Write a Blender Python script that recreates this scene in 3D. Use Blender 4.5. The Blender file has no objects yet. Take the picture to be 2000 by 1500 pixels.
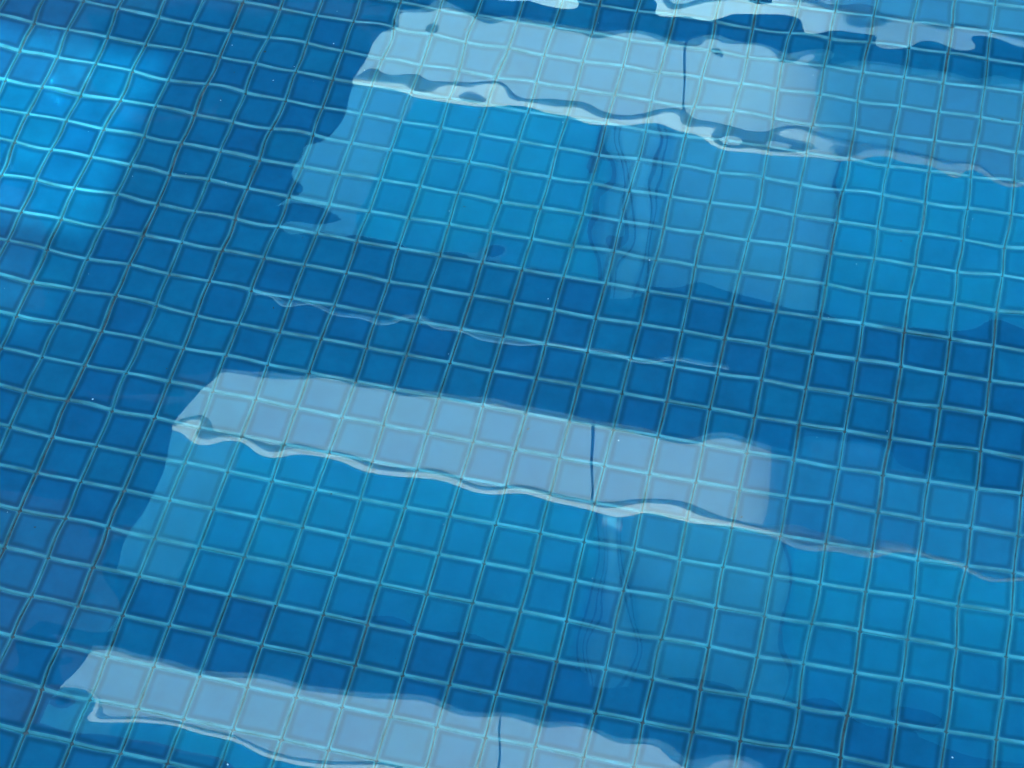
import bpy, bmesh, math, random
import numpy as np
from mathutils import Matrix, Vector
rad = math.radians
SC = bpy.context.scene
COL = SC.collection

# ------------------------------------------------------------------ camera
# solved from the joints of the pool floor seen through the water: x, y, z in tiles, three angles, log focal length
POSE = [17.6385971, -42.3467081, 21.9194419, 0.7707766, 0.0121319, 0.2280832, 8.3512012]
TILE = 0.075                       # pitch of the floor tiles, metres
DEPTH = 1.56176                       # water depth
CAM = Vector(POSE[:3]) * TILE
cam_d = bpy.data.cameras.new("camera")
cam = bpy.data.objects.new("camera", cam_d)
COL.objects.link(cam); SC.camera = cam
cam_d.sensor_fit = 'HORIZONTAL'; cam_d.sensor_width = 36.0
cam_d.lens = 36.0 * math.exp(POSE[6]) / 2000.0
cam_d.clip_start = 0.05; cam_d.clip_end = 2000
cam.matrix_world = Matrix.Translation(CAM) @ (Matrix.Rotation(POSE[5], 4, 'Z') @ Matrix.Rotation(POSE[4], 4, 'Y') @ Matrix.Rotation(POSE[3], 4, 'X'))

# ------------------------------------------------------------------ sky, sun, exposure
SUN_EL = rad(58); SUN_AZ = rad(180)
w = bpy.data.worlds.new("World"); SC.world = w; w.use_nodes = True
nt = w.node_tree; bg = nt.nodes['Background']
sky = nt.nodes.new('ShaderNodeTexSky'); sky.sky_type = 'NISHITA'; sky.sun_disc = False
sky.sun_elevation = SUN_EL; sky.sun_rotation = SUN_AZ
nt.links.new(sky.outputs[0], bg.inputs[0]); bg.inputs[1].default_value = 0.15
sl = bpy.data.lights.new("sun", 'SUN'); sl.energy = 5.0; sl.angle = rad(0.5); sl.color = (1, .96, .9)
so = bpy.data.objects.new("sun", sl); COL.objects.link(so)
sdir = Vector((math.sin(SUN_AZ)*math.cos(SUN_EL), math.cos(SUN_AZ)*math.cos(SUN_EL), math.sin(SUN_EL)))
so.rotation_euler = sdir.to_track_quat('Z', 'Y').to_euler()
so.location = (0, -20, 30)
sl.cycles.is_caustics_light = True       # sunlight that reaches the floor is refracted by the ripples
vs = SC.view_settings
vs.view_transform = 'Standard'; vs.look = 'None'; vs.gamma = 1; vs.exposure = 3.6
SC.render.engine = 'CYCLES'
cy = SC.cycles
cy.use_denoising = True
cy.caustics_reflective = True; cy.caustics_refractive = True
cy.max_bounces = 10; cy.transmission_bounces = 6; cy.glossy_bounces = 4; cy.diffuse_bounces = 4
cy.sample_clamp_indirect = 0; cy.blur_glossy = 0

# ------------------------------------------------------------------ helpers
def link(name, me, mats=(), parent=None):
    o = bpy.data.objects.new(name, me); COL.objects.link(o)
    for m in mats: me.materials.append(m)
    if parent is not None: o.parent = parent
    return o

def structure(o): o['kind'] = 'structure'; return o
def tag(o, label, cat, group=None):
    o['label'] = label; o['category'] = cat
    if group: o['group'] = group
    return o
def empty(name, loc=(0, 0, 0)):
    o = bpy.data.objects.new(name, None); COL.objects.link(o); o.location = loc; return o

def np_mesh(name, V, F, smooth=False, matidx=None):
    V = np.asarray(V, np.float32); F = np.asarray(F, np.int32)
    me = bpy.data.meshes.new(name)
    me.vertices.add(len(V)); me.vertices.foreach_set('co', V.ravel())
    me.loops.add(F.size); me.loops.foreach_set('vertex_index', F.ravel())
    me.polygons.add(len(F)); me.polygons.foreach_set('loop_start', np.arange(0, F.size, F.shape[1], dtype=np.int32))
    if matidx is not None: me.polygons.foreach_set('material_index', np.asarray(matidx, np.int32))
    me.update(calc_edges=True)
    me.polygons.foreach_set('use_smooth', np.full(len(F), smooth))
    return me

class Boxes:                     # collects boxes and prisms, links them as one mesh
    def __init__(s): s.bm = bmesh.new()
    def box(s, x0, x1, y0, y1, z0, z1, bevel=0):
        r = bmesh.ops.create_cube(s.bm, size=1)['verts']
        for v in r:
            v.co = ((x0+x1)/2+v.co.x*(x1-x0), (y0+y1)/2+v.co.y*(y1-y0), (z0+z1)/2+v.co.z*(z1-z0))
        if bevel:
            e = list({e for v in r for e in v.link_edges})
            bmesh.ops.bevel(s.bm, geom=e, offset=bevel, segments=2, affect='EDGES')
        return s
    def slab(s, poly, y0, y1):   # polygon in x,z pulled along y
        a = [s.bm.verts.new((x, y0, z)) for x, z in poly]; b = [s.bm.verts.new((x, y1, z)) for x, z in poly]
        s.bm.faces.new(a); s.bm.faces.new(b[::-1]); n = len(poly)
        for i in range(n): s.bm.faces.new((a[i], b[i], b[(i+1) % n], a[(i+1) % n]))
        return s
    def bar(s, p, q, r, n=10):
        p = Vector(p); q = Vector(q); d = q-p
        m = Matrix.Translation((p+q)/2) @ d.to_track_quat('Z', 'Y').to_matrix().to_4x4()
        bmesh.ops.create_cone(s.bm, cap_ends=True, segments=n, radius1=r, radius2=r, depth=d.length, matrix=m)
        return s
    def build(s, name, mat, parent=None):
        bmesh.ops.recalc_face_normals(s.bm, faces=s.bm.faces)
        me = bpy.data.meshes.new(name); s.bm.to_mesh(me); s.bm.free()
        return link(name, me, [mat], parent)

def new_mat(name):
    m = bpy.data.materials.new(name); m.use_nodes = True
    return m, m.node_tree, m.node_tree.nodes['Principled BSDF']

def plain(name, col, rough=.5, spec=.4, var=.06, scale=3.0):
    m, t, b = new_mat(name)
    tc = t.nodes.new('ShaderNodeTexCoord'); nz = t.nodes.new('ShaderNodeTexNoise')
    nz.inputs['Scale'].default_value = scale; nz.inputs['Detail'].default_value = 5
    t.links.new(tc.outputs['Object'], nz.inputs['Vector'])
    mr = t.nodes.new('ShaderNodeMapRange'); mr.inputs[1].default_value = .3; mr.inputs[2].default_value = .7
    mr.inputs[3].default_value = 1-var; mr.inputs[4].default_value = 1+var
    t.links.new(nz.outputs[0], mr.inputs[0])
    mx = t.nodes.new('ShaderNodeVectorMath'); mx.operation = 'SCALE'; mx.inputs[0].default_value = col
    t.links.new(mr.outputs[0], mx.inputs['Scale']); t.links.new(mx.outputs[0], b.inputs['Base Color'])
    b.inputs['Roughness'].default_value = rough; b.inputs['Specular IOR Level'].default_value = spec
    return m

# ------------------------------------------------------------------ materials
def tile_top_material():
    m, t, b = new_mat('blue glazed tile')
    N = t.nodes.new; L = t.links.new
    tc = N('ShaderNodeTexCoord')
    sc = N('ShaderNodeVectorMath'); sc.operation = 'SCALE'; sc.inputs['Scale'].default_value = 1/TILE
    L(tc.outputs['Object'], sc.inputs[0])
    ad = N('ShaderNodeVectorMath'); ad.operation = 'ADD'; ad.inputs[1].default_value = (.5, .5, .5)
    # tile centres are at half pitches: node lines at whole numbers
    fr = N('ShaderNodeVectorMath'); fr.operation = 'FRACTION'; L(sc.outputs[0], fr.inputs[0])
    fl = N('ShaderNodeVectorMath'); fl.operation = 'FLOOR'; L(sc.outputs[0], fl.inputs[0])
    su = N('ShaderNodeVectorMath'); su.operation = 'SUBTRACT'; su.inputs[1].default_value = (.5, .5, .5); L(fr.outputs[0], su.inputs[0])
    ab = N('ShaderNodeVectorMath'); ab.operation = 'ABSOLUTE'; L(su.outputs[0], ab.inputs[0])
    sp = N('ShaderNodeSeparateXYZ'); L(ab.outputs[0], sp.inputs[0])
    mx = N('ShaderNodeMath'); mx.operation = 'SMOOTH_MAX'; mx.inputs[2].default_value = .06
    L(sp.outputs[0], mx.inputs[0]); L(sp.outputs[1], mx.inputs[1])
    # edge refraction of the glass, painted as a darker ring inside the tile's edge
    nz2 = N('ShaderNodeTexNoise'); nz2.inputs['Scale'].default_value = 1.7; nz2.inputs['Detail'].default_value = 2
    L(sc.outputs[0], nz2.inputs['Vector'])
    wob = N('ShaderNodeMath'); wob.operation = 'MULTIPLY_ADD'; wob.inputs[1].default_value = .05; L(nz2.outputs[0], wob.inputs[0]); L(mx.outputs[0], wob.inputs[2])
    rr = N('ShaderNodeMapRange'); rr.interpolation_type = 'SMOOTHSTEP'
    rr.inputs[1].default_value = .335; rr.inputs[2].default_value = .425; rr.inputs[3].default_value = 1; rr.inputs[4].default_value = .66
    L(wob.outputs[0], rr.inputs[0])
    wn = N('ShaderNodeTexWhiteNoise'); wn.noise_dimensions = '2D'; L(fl.outputs[0], wn.inputs['Vector'])
    tv = N('ShaderNodeMapRange'); tv.inputs[3].default_value = .95; tv.inputs[4].default_value = 1.05; L(wn.outputs['Value'], tv.inputs[0])
    nz = N('ShaderNodeTexNoise'); nz.inputs['Scale'].default_value = 1.3; nz.inputs['Detail'].default_value = 6; nz.inputs['Roughness'].default_value = .6
    L(sc.outputs[0], nz.inputs['Vector'])
    nv = N('ShaderNodeMapRange'); nv.inputs[1].default_value = .3; nv.inputs[2].default_value = .7; nv.inputs[3].default_value = .87; nv.inputs[4].default_value = 1.12
    L(nz.outputs[0], nv.inputs[0])
    p1 = N('ShaderNodeMath'); p1.operation = 'MULTIPLY'; L(rr.outputs[0], p1.inputs[0]); L(tv.outputs[0], p1.inputs[1])
    p2 = N('ShaderNodeMath'); p2.operation = 'MULTIPLY'; L(p1.outputs[0], p2.inputs[0]); L(nv.outputs[0], p2.inputs[1])
    hue = N('ShaderNodeMix'); hue.data_type = 'RGBA'; hue.inputs[6].default_value = (*TILE_A, 1); hue.inputs[7].default_value = (*TILE_B, 1)
    L(wn.outputs['Value'], hue.inputs[0])
    cm = N('ShaderNodeVectorMath'); cm.operation = 'SCALE'; L(hue.outputs[2], cm.inputs[0]); L(p2.outputs[0], cm.inputs['Scale'])
    # the glass turns paler towards its cut edge
    er = N('ShaderNodeMapRange'); er.interpolation_type = 'SMOOTHSTEP'; er.inputs[1].default_value = .412; er.inputs[2].default_value = .462; er.inputs[3].default_value = 0; er.inputs[4].default_value = .6
    L(mx.outputs[0], er.inputs[0])
    em = N('ShaderNodeMix'); em.data_type = 'RGBA'; em.inputs[7].default_value = (.014, .10, .145, 1)
    L(er.outputs[0], em.inputs[0]); L(cm.outputs[0], em.inputs[6]); L(em.outputs[2], b.inputs['Base Color'])
    b.inputs['Roughness'].default_value = .35; b.inputs['Specular IOR Level'].default_value = .05
    return m

TILE_A = (.0, .056, .118); TILE_B = (.0, .063, .113)
M_TOP = tile_top_material()
M_EDGE = plain('cut glass tile edge', (.024, .165, .195), .26, .25, .35, 14)
_t = M_EDGE.node_tree; _n = _t.nodes.new('ShaderNodeTexNoise'); _n.inputs['Scale'].default_value = 420; _n.inputs['Detail'].default_value = 2
_c = _t.nodes.new('ShaderNodeTexCoord'); _t.links.new(_c.outputs['Object'], _n.inputs['Vector'])
_b = _t.nodes.new('ShaderNodeBump'); _b.inputs['Strength'].default_value = .5; _b.inputs['Distance'].default_value = .001
_t.links.new(_n.outputs[0], _b.inputs['Height']); _t.links.new(_b.outputs[0], _t.nodes['Principled BSDF'].inputs['Normal'])
M_JOINT = plain('dark joint filler', (.035, .06, .065), .9, .1, .5, 40)

# ------------------------------------------------------------------ pool floor and walls: one sheet of bevelled tiles each
def tile_sheet(name, i0, i1, j0, j1, seed, wide=(), fine=None):
    rng = np.random.default_rng(seed)
    I, J = np.meshgrid(np.arange(i0, i1), np.arange(j0, j1)); I = I.ravel(); J = J.ravel(); n = len(I)
    cx = (I+.5)*TILE + rng.normal(0, .00030, n); cyy = (J+.5)*TILE + rng.normal(0, .00030, n)
    sx = np.full(n, TILE/2-.0011); sy = np.full(n, TILE/2-.0004)
    for c in wide:               # the seams between two sheets of tile are a little wider
        cx[I == c] += .0006; cx[I == c-1] -= .0006
    rot = rng.normal(0, .003, n)
    tz = rng.normal(0, .00025, n)
    rings = [(-.0019, -.0028, 0.0, .0020), (-.0010, -.0020, -.0010, .0024), (0.0, 0.0, -.0028, .0028), (0.0, 0.0, -.008, .0028)]
    V = []
    for inx, iny, z, cut in rings:
        for qx, qy, ax, ay in ((-1, -1, 0, 1), (-1, -1, 1, 0), (1, -1, 1, 0), (1, -1, 0, 1), (1, 1, 0, 1), (1, 1, 1, 0), (-1, 1, 1, 0), (-1, 1, 0, 1)):
            lx = qx*(sx+inx-cut*ax); ly = qy*(sy+iny-cut*ay)
            V.append(np.c_[cx+lx-rot*ly, cyy+ly+rot*lx, np.full(n, z)+tz])
    V = np.stack(V, 1)           # n,32,3
    base = (np.arange(n)*32)[:, None]
    F = [[7, 0, 1, 2], [7, 2, 3, 6], [6, 3, 4, 5]]; mi = [0, 0, 0]
    for r in range(3):
        for k in range(8):
            a = r*8+k; b = r*8+(k+1) % 8
            F.append([b, a, a+8, b+8]); mi.append(1)
    F = np.array(F); mi = np.array(mi)
    FF = (F[None]+base[:, :, None]).reshape(-1, 4); MI = np.tile(mi, n)
    VV = V.reshape(-1, 3); nv = len(VV)
    bx = np.array([[i0*TILE, j0*TILE, -.0062], [i1*TILE, j0*TILE, -.0062], [i1*TILE, j1*TILE, -.0062], [i0*TILE, j1*TILE, -.0062]])
    VV = np.vstack([VV, bx]); FF = np.vstack([FF, [[nv, nv+1, nv+2, nv+3]]]); MI = np.r_[MI, 2]
    me = np_mesh(name, VV, FF, False, MI)
    return link(name, me, [M_TOP, M_EDGE, M_JOINT])

PX0, PX1, PY0, PY1 = -54, 68, -46, 58        # the pool in tiles
floor = structure(tile_sheet('pool_floor', PX0, PX1, PY0, PY1, 11, wide=(-18, 0, 18, 36)))
floor.location.z = -DEPTH
floor.cycles.is_caustics_receiver = True
NZ = int(round(DEPTH/TILE))+2
def pool_wall(i0, i1, loc, rz):
    o = tile_sheet('pool_wall', i0, i1, 0, NZ, 5+abs(i0))
    o.rotation_euler = (rad(90), 0, rz); o.location = loc
    return structure(o)
zb = -DEPTH
pool_wall(PX0, PX1, (0, PY1*TILE, zb), 0)
pool_wall(-PX1, -PX0, (0, PY0*TILE, zb), rad(180))
pool_wall(-PY1, -PY0, (PX1*TILE, 0, zb), rad(-90))
pool_wall(PY0, PY1, (PX0*TILE, 0, zb), rad(90))

# ------------------------------------------------------------------ water
# the ripples as a sum of plane waves, solved from the wobble of the joints and of the mirrored balconies
PER = 2.8; NM = 55
CC = np.array([float(v) for v in (
"-5181 -934 1143 -1685 -93 415 -380 143 102 -103 -75 282 -218 32 -81 197 -208 -38 7 -139 -7 -65 -54 104 -40 -38 -142 -60 -7 20 -102 -29 -32 -54 54 -44 2 61 -64 19 2 1 -28 -28 64 -35 2 10 -21 67 10 -60 64 3 28 3 -3 16 31 7 -20 7 -34 13 -47 -15 42 55 -63 -32 7 -52 -67 17 74 24 -8 -9 -42 108 -4 -26 -2 -34 21 12 -114 28 93 15 -17 134 -161 175 71 73 -413 204 -347 -583 -557 -389 892 612 -10886 -6544 -1498 463 375 234 -99 53 12 -269 188 -91 -93 -161 313 -110 -29 37 -85 7 -111 -12 -31 17 -150 16 -15 30 21 -96 49 116 -21 -2 -22 -42 51 -11 -24 -13 -48 3 3 -8 48 13 -59 26 -39 32 -44 21 -49 0 20 15 -77 54 "
"11 -12 -41 -9 -29 -4 10 -9 -14 22 -42 -6 -26 -88 93 -53 35 -5 -36 -12 -3 6 44 -114 107 42 -14 -32 -51 69 -4 57 64 -95 213 175 -258 321 -229 236 81 150 1340 -362 -1548 5069 -3590 -60 1107 785 -1421 58 -539 -102 269 -81 -19 -489 271 -260 37 -137 64 22 0 -121 9 -57 22 -10 -24 92 113 -54 24 1 4 -79 -31 33 -2 10 -14 57 -37 -40 -38 -75 -121 19 15 11 -44 -4 6 20 4 -26 30 43 13 -39 25 -11 -6 15 -35 16 -23 -25 28 90 -33 30 -3 -77 -9 -8 10 -52 -31 11 66 -9 73 68 -46 -20 -60 53 11 115 -81 92 27 -115 81 -78 265 -101 130 -211 -4 248 485 -867 395 329 -1077 822 -827 -791 3171 -1922 805 -4633 679 -57 675 386 "
"-351 10 299 -71 -171 -41 1 261 64 -216 40 31 -95 -58 49 -27 48 56 -8 68 144 32 -82 -93 5 117 25 -36 -67 13 -4 -22 18 27 -30 8 0 2 20 43 34 -18 -34 19 -60 -34 18 28 -14 -62 28 -39 26 57 -6 -2 -41 -4 -24 -5 -12 -46 30 83 15 -8 12 9 -25 -22 -87 -88 78 -61 60 66 -162 -17 10 9 -49 123 -40 -96 20 3 -26 55 -119 140 203 202 -613 114 669 -55 751 -844 601 -1233 -2078 6275 -6560 3859 -3503 2319 -331 -782 -315 -163 91 -14 -391 -284 190 43 -141 -39 -87 50 -28 -25 100 -60 29 4 -42 8 -6 75 -16 -111 15 35 18 -50 1 -57 -5 -54 -42 -35 55 -53 -47 -23 -37 18 -22 -52 59 -40 12 -32 -18 -34 29 2 2 -6 25 -23 57 -27 "
"-23 -68 -30 51 -6 -10 -80 20 39 -119 7 -16 25 -52 -18 -79 -77 100 59 -11 -134 -87 -101 6 21 -20 -49 -10 29 12 180 36 -151 -105 260 -368 46 -212 267 -132 104 -26 -582 -252 -445 1453 -2378 726 -609 -588 598 -847 -950 -236 92 291 -465 -21 155 -289 167 -364 278 -209 40 6 8 -71 80 -80 9 -13 49 58 -76 -56 87 55 -45 -68 31 86 15 22 -55 26 -11 -75 -14 -37 -59 12 5 -10 32 45 11 30 -22 -22 -21 26 -20 6 60 -65 11 36 9 17 17 7 -6 -26 -68 38 -8 4 -71 -1 -46 -42 -109 -31 60 23 -40 -2 54 -224 -1 25 49 50 55 32 -63 151 -110 37 57 101 86 -12 -100 313 -104 325 23 -655 491 -65 998 -1089 -1176 1944 -2655 807 478 "
"288 -1057 957 -84 250 6 -376 188 27 -259 131 84 -141 13 68 -101 78 -64 92 54 55 53 25 83 28 -95 40 3 -56 -95 -48 -13 -16 -1 -3 34 -13 15 -32 -18 -10 8 -7 22 -52 8 22 -46 -26 9 38 -4 36 29 11 11 -2 28 6 19 -4 55 43 35 12 -63 9 7 7 45 -41 -49 -25 4 -60 -8 -41 -156 69 85 18 219 34 -103 -39 -38 -19 10 -156 71 -109 -65 141 -74 -190 133 -28 -431 -86 567 550 282 167 -193 720 -548 611 -189 -81 -395 -104 177 -161 148 91 123 5 46 -92 -42 85 60 -1 37 -8 63 -82 56 -64 2 -45 50 107 20 -11 -3 -44 0 33 -78 -95 -26 -58 -36 0 44 30 9 -46 -45 -25 -21 -12 9 -80 31 2 14 -23 23 30 18 15 -13 37 -48 -2 -15 15 -38 "
"41 6 -34 -73 11 -33 3 -20 -16 23 -39 3 42 179 -89 -45 -4 19 -107 -14 10 -68 -21 -19 -71 -76 -70 120 -111 -148 151 -92 -31 214 -163 -46 -12 -154 -188 344 76 6 456 -409 316 -73 759 -227 369 -92 156 -92 208 -444 76 -1 -109 210 24 112 -130 12 190 82 -91 66 77 -46 -24 78 -9 -11 65 -59 -4 14 -62 -11 22 -15 -16 9 -29 3 -38 28 107 60 -15 35 -2 22 0 2 24 -14 34 7 0 -15 2 -8 19 -10 -44 -9 50 -7 4 22 -3 -26 -4 29 -24 14 -2 -59 67 -35 -22 -35 23 96 18 -66 128 -86 48 1 -97 36 2 -67 73 -86 46 77 26 53 67 187 -3 -59 81 155 336 -301 -377 462 -193 345 179 -72 -37 355 -62 -294 235 -683 651 -331 36 66 -284 27 "
"-165 61 -88 129 20 34 -1 -6 41 15 26 -27 -37 32 -77 96 -84 79 -47 -12 34 -16 112 -9 104 43 -40 -10 19 10 -21 -2 -32 -37 -65 33 -35 -10 -20 22 -41 -27 -37 -62 -17 51 -26 -12 -9 8 -19 -3 21 67 -15 17 -27 -6 20 28 -23 97 -91 -10 -6 54 -84 -25 -79 -5 226 37 -53 -110 12 12 1 -86 86 78 -125 17 -103 -114 -111 90 -219 274 32 250 -118 0 191 18 -146 -311 -136 300 -647 160 -518 167 88 -119 138 67 -278 9 -11 -33 38 -110 -13 84 -33 -17 78 149 -118 56 60 58 90 -106 20 -50 -11 33 -30 -10 -68 -17 -22 -15 30 36 9 24 -20 13 0 -4 -12 29 9 -21 -19 -18 16 -21 15 0 -31 -31 -52 -2 48 -1 -43 -2 41 14 -7 48 69 71 -14 "
"25 9 6 -76 -7 -22 -13 6 120 -17 -18 -39 76 29 29 -117 -83 -7 31 12 -129 79 -19 -46 70 -88 -124 -115 161 -219 32 -174 99 -102 2 -85 -97 -130 -74 -91 -467 590 -302 289 -85 92 182 72 66 208 -207 64 -7 13 -102 11 -46 -102 64 -15 38 38 -88 -8 0 -26 70 95 8 -92 -55 -63 -68 66 -7 -40 20 29 17 -53 12 2 6 58 12 60 8 23 -17 -28 26 -27 5 -8 -29 58 1 0 35 33 7 -90 5 -35 -31 20 32 -27 -11 49 2 -82 55 -12 -49 74 -23 -96 28 48 -9 -9 -22 123 -6 20 -36 101 -74 114 35 58 -77 -10 -27 184 38 9 155 248 -6 -283 -190 -52 279 -384 235 392 -133 320 -78 35 28 -144 67 143 -184 95 -50 -12 -86 162 -97 78 -43 -32 64 -41 "
"36 -210 -88 21 118 26 9 -86 75 117 1 -40 -48 37 102 37 46 20 -35 54 -56 2 12 23 7 5 -3 -41 3 -23 -15 -21 -16 -37 -21 -73 33 13 30 -18 -32 28 -3 -9 55 -17 -25 -72 13 12 -37 -71 -5 91 -55 18 39 -106 -11 -13 -12 -231 49 -78 128 -89 59 35 -42 116 78 -57 -49 103 -117 -260 356 24 251 -259 282 227 175 -129 -56 70 -432 -154 52 -97 -95 13 235 72 -33 130 -67 -26 53 -27 -103 21 -19 62 -50 52 -126 -87 -90 58 258 -38 13 3 -26 95 -26 15 42 -16 -51 -32 -55 -22 -25 -20 -3 7 -22 -42 -21 19 41 34 -25 41 -33 26 -39 -21 24 56 -28 0 2 -3 -40 -22 21 -1 44 -1 97 -28 -14 -57 -44 30 -43 50 -2 -90 -17 1 -64 60 54 -57 "
"-54 -1 10 23 121 35 -32 19 -37 -79 -44 1 -61 44 -14 40 -223 250 -15 237 22 252 -191 282 92 74 -87 342 -90 228 -129 210 -144 5 -66 -64 75 -45 -50 62 41 10 59 0 -25 65 32 -143 63 208 -102 38 6 59 26 -68 41 57 -23 12 -36 24 31 -24 35 -58 42 -18 -70 -1 -38 8 23 -27 -22 34 19 30 27 -49 21 24 23 -1 8 -9 -16 58 6 -35 -27 18 57 -24 -38 12 -87 -49 0 13 4 78 71 -47 202 50 -34 59 41 -20 19 -57 -42 -17 -10 -43 -59 -60 48 -60 4 -66 59 -176 167 13 -111 47 36 -13 2 43 -224 213 -557 251 -142 -120 76 -117 30 138 -236 100 123 -32 -40 8 -6 -22 88 -56 -46 114 -65 65 -137 -25 3 72 1 -31 -19 -16 26 11 92 -11 72 -4 "
"29 -55 7 -4 -22 -40 10 10 -44 17 -4 7 -48 -8 4 -1 1 -32 -2 -20 50 -53 73 17 -31 50 -63 -67 -66 5 -32 -19 11 -120 18 -58 -34 -92 8 -160 -50 4 -7 138 -137 -62 24 -25 -35 -5 12 -42 30 36 -15 191 -118 131 63 111 -65 142 -66 -29 41 -209 250 -81 -212 432 -463 146 -49 -21 45 -127 -72 73 8 -65 -16 20 52 -92 17 129 -17 -90 1 -78 58 139 -52 -98 57 52 73 18 -22 -9 -54 -70 59 -42 81 9 -29 41 25 32 -30 3 28 -10 1 2 14 -26 -15 -20 26 -20 43 19 -51 15 35 4 30 -6 -34 17 -24 -82 12 6 -28 -85 -50 -60 -11 -30 -69 -17 -23 -128 56 31 -145 127 -37 -8 25 15 10 35 9 -52 62 -35 63 29 76 32 139 -138 89 -118 167 -70 "
"177 -251 92 61 -141 59 -148 11 -29 -38 31 -81 68 -38 -22 -53 -50 27 -87 -40 145 57 139 -41 -65 70 9 82 -11 59 63 21 16 46 -34 58 -2 9 37 18 14 18 -33 68 9 -58 -13 -3 53 6 8 -25 16 23 32 -22 33 -12 -15 -1 -16 -67 24 13 -25 -22 25 28 41 63 -41 55 -12 -2 -28 28 52 29 -42 -12 54 -91 -56 14 -55 -2 -47 79 79 -2 -20 132 1 -10 38 -18 94 18 142 -127 50 88 -69 45 38 -38 255 -300 176 -216 111 -85 24 -40 -36 -27 53 25 -76 14 -2 13 -57 -52 -25 0 28 -12 40 -61 -32 -17 45 -28 72 44 -57 -22 70 33 -4 -61 -12 -20 -42 -16 -30 -19 5 -19 14 3 33 -31 20 -22 24 22 -23 -4 21 13 47 47 -23 -1 -37 -2 17 88 12 -75 -64 "
"52 -94 -19 -30 6 21 -60 12 16 -64 -92 -43 2 -74 -36 64 -42 21 -23 3 73 7 -65 -52 -7 151 26 33 -87 58 64 -101 -78 128 63 -105 -77 54 -59 -112 17 27 -1 21 96 -70 -16 -10 -41 14 -37 -76 160 106 13 61 53 64 29 87 -17 -58 -57 10 -9 67 0 -26 -1 -44 -14 -45 -5 -33 7 -11 -36 -27 23 -6 27 12 -3 -34 31 35 -14 -10 29 5 46 -2 -2 -24 62 -32 -61 -6 -16 93 -38 7 40 39 30 29 9 33 -32 -9 2 -14 20 -12 104 -4 -49 -41 24 125 -6 35 -45 62 -65 -29 44 -10 91 -64 -78 -32 54 -136 219 -1 9 -102 124 -63 163 -118 73 47 -143 211 -69 -15 -5 -42 -5 68 -147 42 54 68 10 128 39 44 57 87 -79 36 -1 9 -81 -78 -6 -36 11 -42 44 3 "
"12 -41 -19 -40 -1 -13 -8 -24 -16 -15 -4 49 8 9 -32 -41 -30 5 0 -25 12 -16 42 -5 -38 4 9 -31 -40 -48 -77 58 71 -26 52 0 -47 -30 -12 2 44 -62 -14 74 -103 34 93 7 11 62 8 -32 104 50 26 -5 -85 -33 76 -42 -38 26 -134 91 -130 64 -88 132 -102 6 -92 56 182 -140 103 -86 79 -87 119 84 32 31 101 86 -48 51 5 -63 2 -7 -51 -113 -8 38 109 21 64 -33 -2 19 -54 -19 1 -30 -6 -2 -5 26 4 -13 12 -15 -10 -6 12 -5 37 -35 -18 -3 2 -10 -21 35 -16 -4 9 55 -24 24 -27 61 -37 -13 -33 -1 -36 27 21 -52 -211 10 -117 25 54 26 1 -48 -13 -20 -77 -57 73 21 42 17 -89 66 38 -35 62 -51 -63 175 -133 44 83 -25 126 -83 48 161 -117 81 "
"-124 28 -30 -12 46 -161 -116 -36 -99 47 116 157 112 -61 -69 -179 -55 -5 53 40 9 19 37 54 -45 -15 -57 76 17 42 -37 -8 11 -15 8 2 7 4 12 -2 -13 6 13 -9 9 -13 -27 11 -23 21 13 -58 -22 -13 -44 -25 28 -19 7 14 -16 -26 -6 45 -13 -25 -55 14 12 -19 -34 22 172 18 -39 81 -206 -55 -16 147 -54 -51 47 -20 -26 14 -75 6 39 71 20 5 68 52 32 35 52 -42 42 -50 93 -68 -262 51 -269 17 31 -166 64 90 -64 206 51 -40 54 17 37 41 -35 -19 -68 5 -27 -57 -52 53 -29 9 -32 -60 1 -1 -17 15 13 -5 3 8 -1 23 10 -23 0 24 20 18 8 38 -18 55 -19 -42 16 24 -34 -42 5 65 18 -58 9 8 61 -32 -122 6 -30 -2 -143 8 154 -156 62 -4 190 -45 "
"68 84 -5 -3 42 -34 -65 53 26 -73 38 1 -177 76 -15 -76 165 -174 148 -15 -62 -11 59 19 38 90 -219 65 -72 38 15 -65 40 82 -56 84 -40 4 2 -49 -14 -8 57 88 -15 49 8 36 -4 29 97 -22 -20 44 -20 -16 -66 23 13 24 22 43 2 10 -4 -7 8 27 -44 17 -10 -25 23 -28 -37 -27 24 -9 -22 36 18 -41 -25 16 39 -39 -63 75 41 17 -29 33 1 26 -23 -37 -26 -28 -14 -23 26 -30 -67 -61 100 -21 102 -74 -60 -56 106 6 57 -22 -38 26 -4 133 127 47 38 165 32 117 -123 -67 69 145 32 -17 46 -43 76 40 45 14 49 32 35 -57 27 95 -30 -1 47 13 34 -44 -9 -24 -10 -13 7 26 82 11 27 -27 -7 -28 -15 -50 -12 -5 -24 -23 -54 24 4 16 42 -5 -10 -1 39 "
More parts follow.
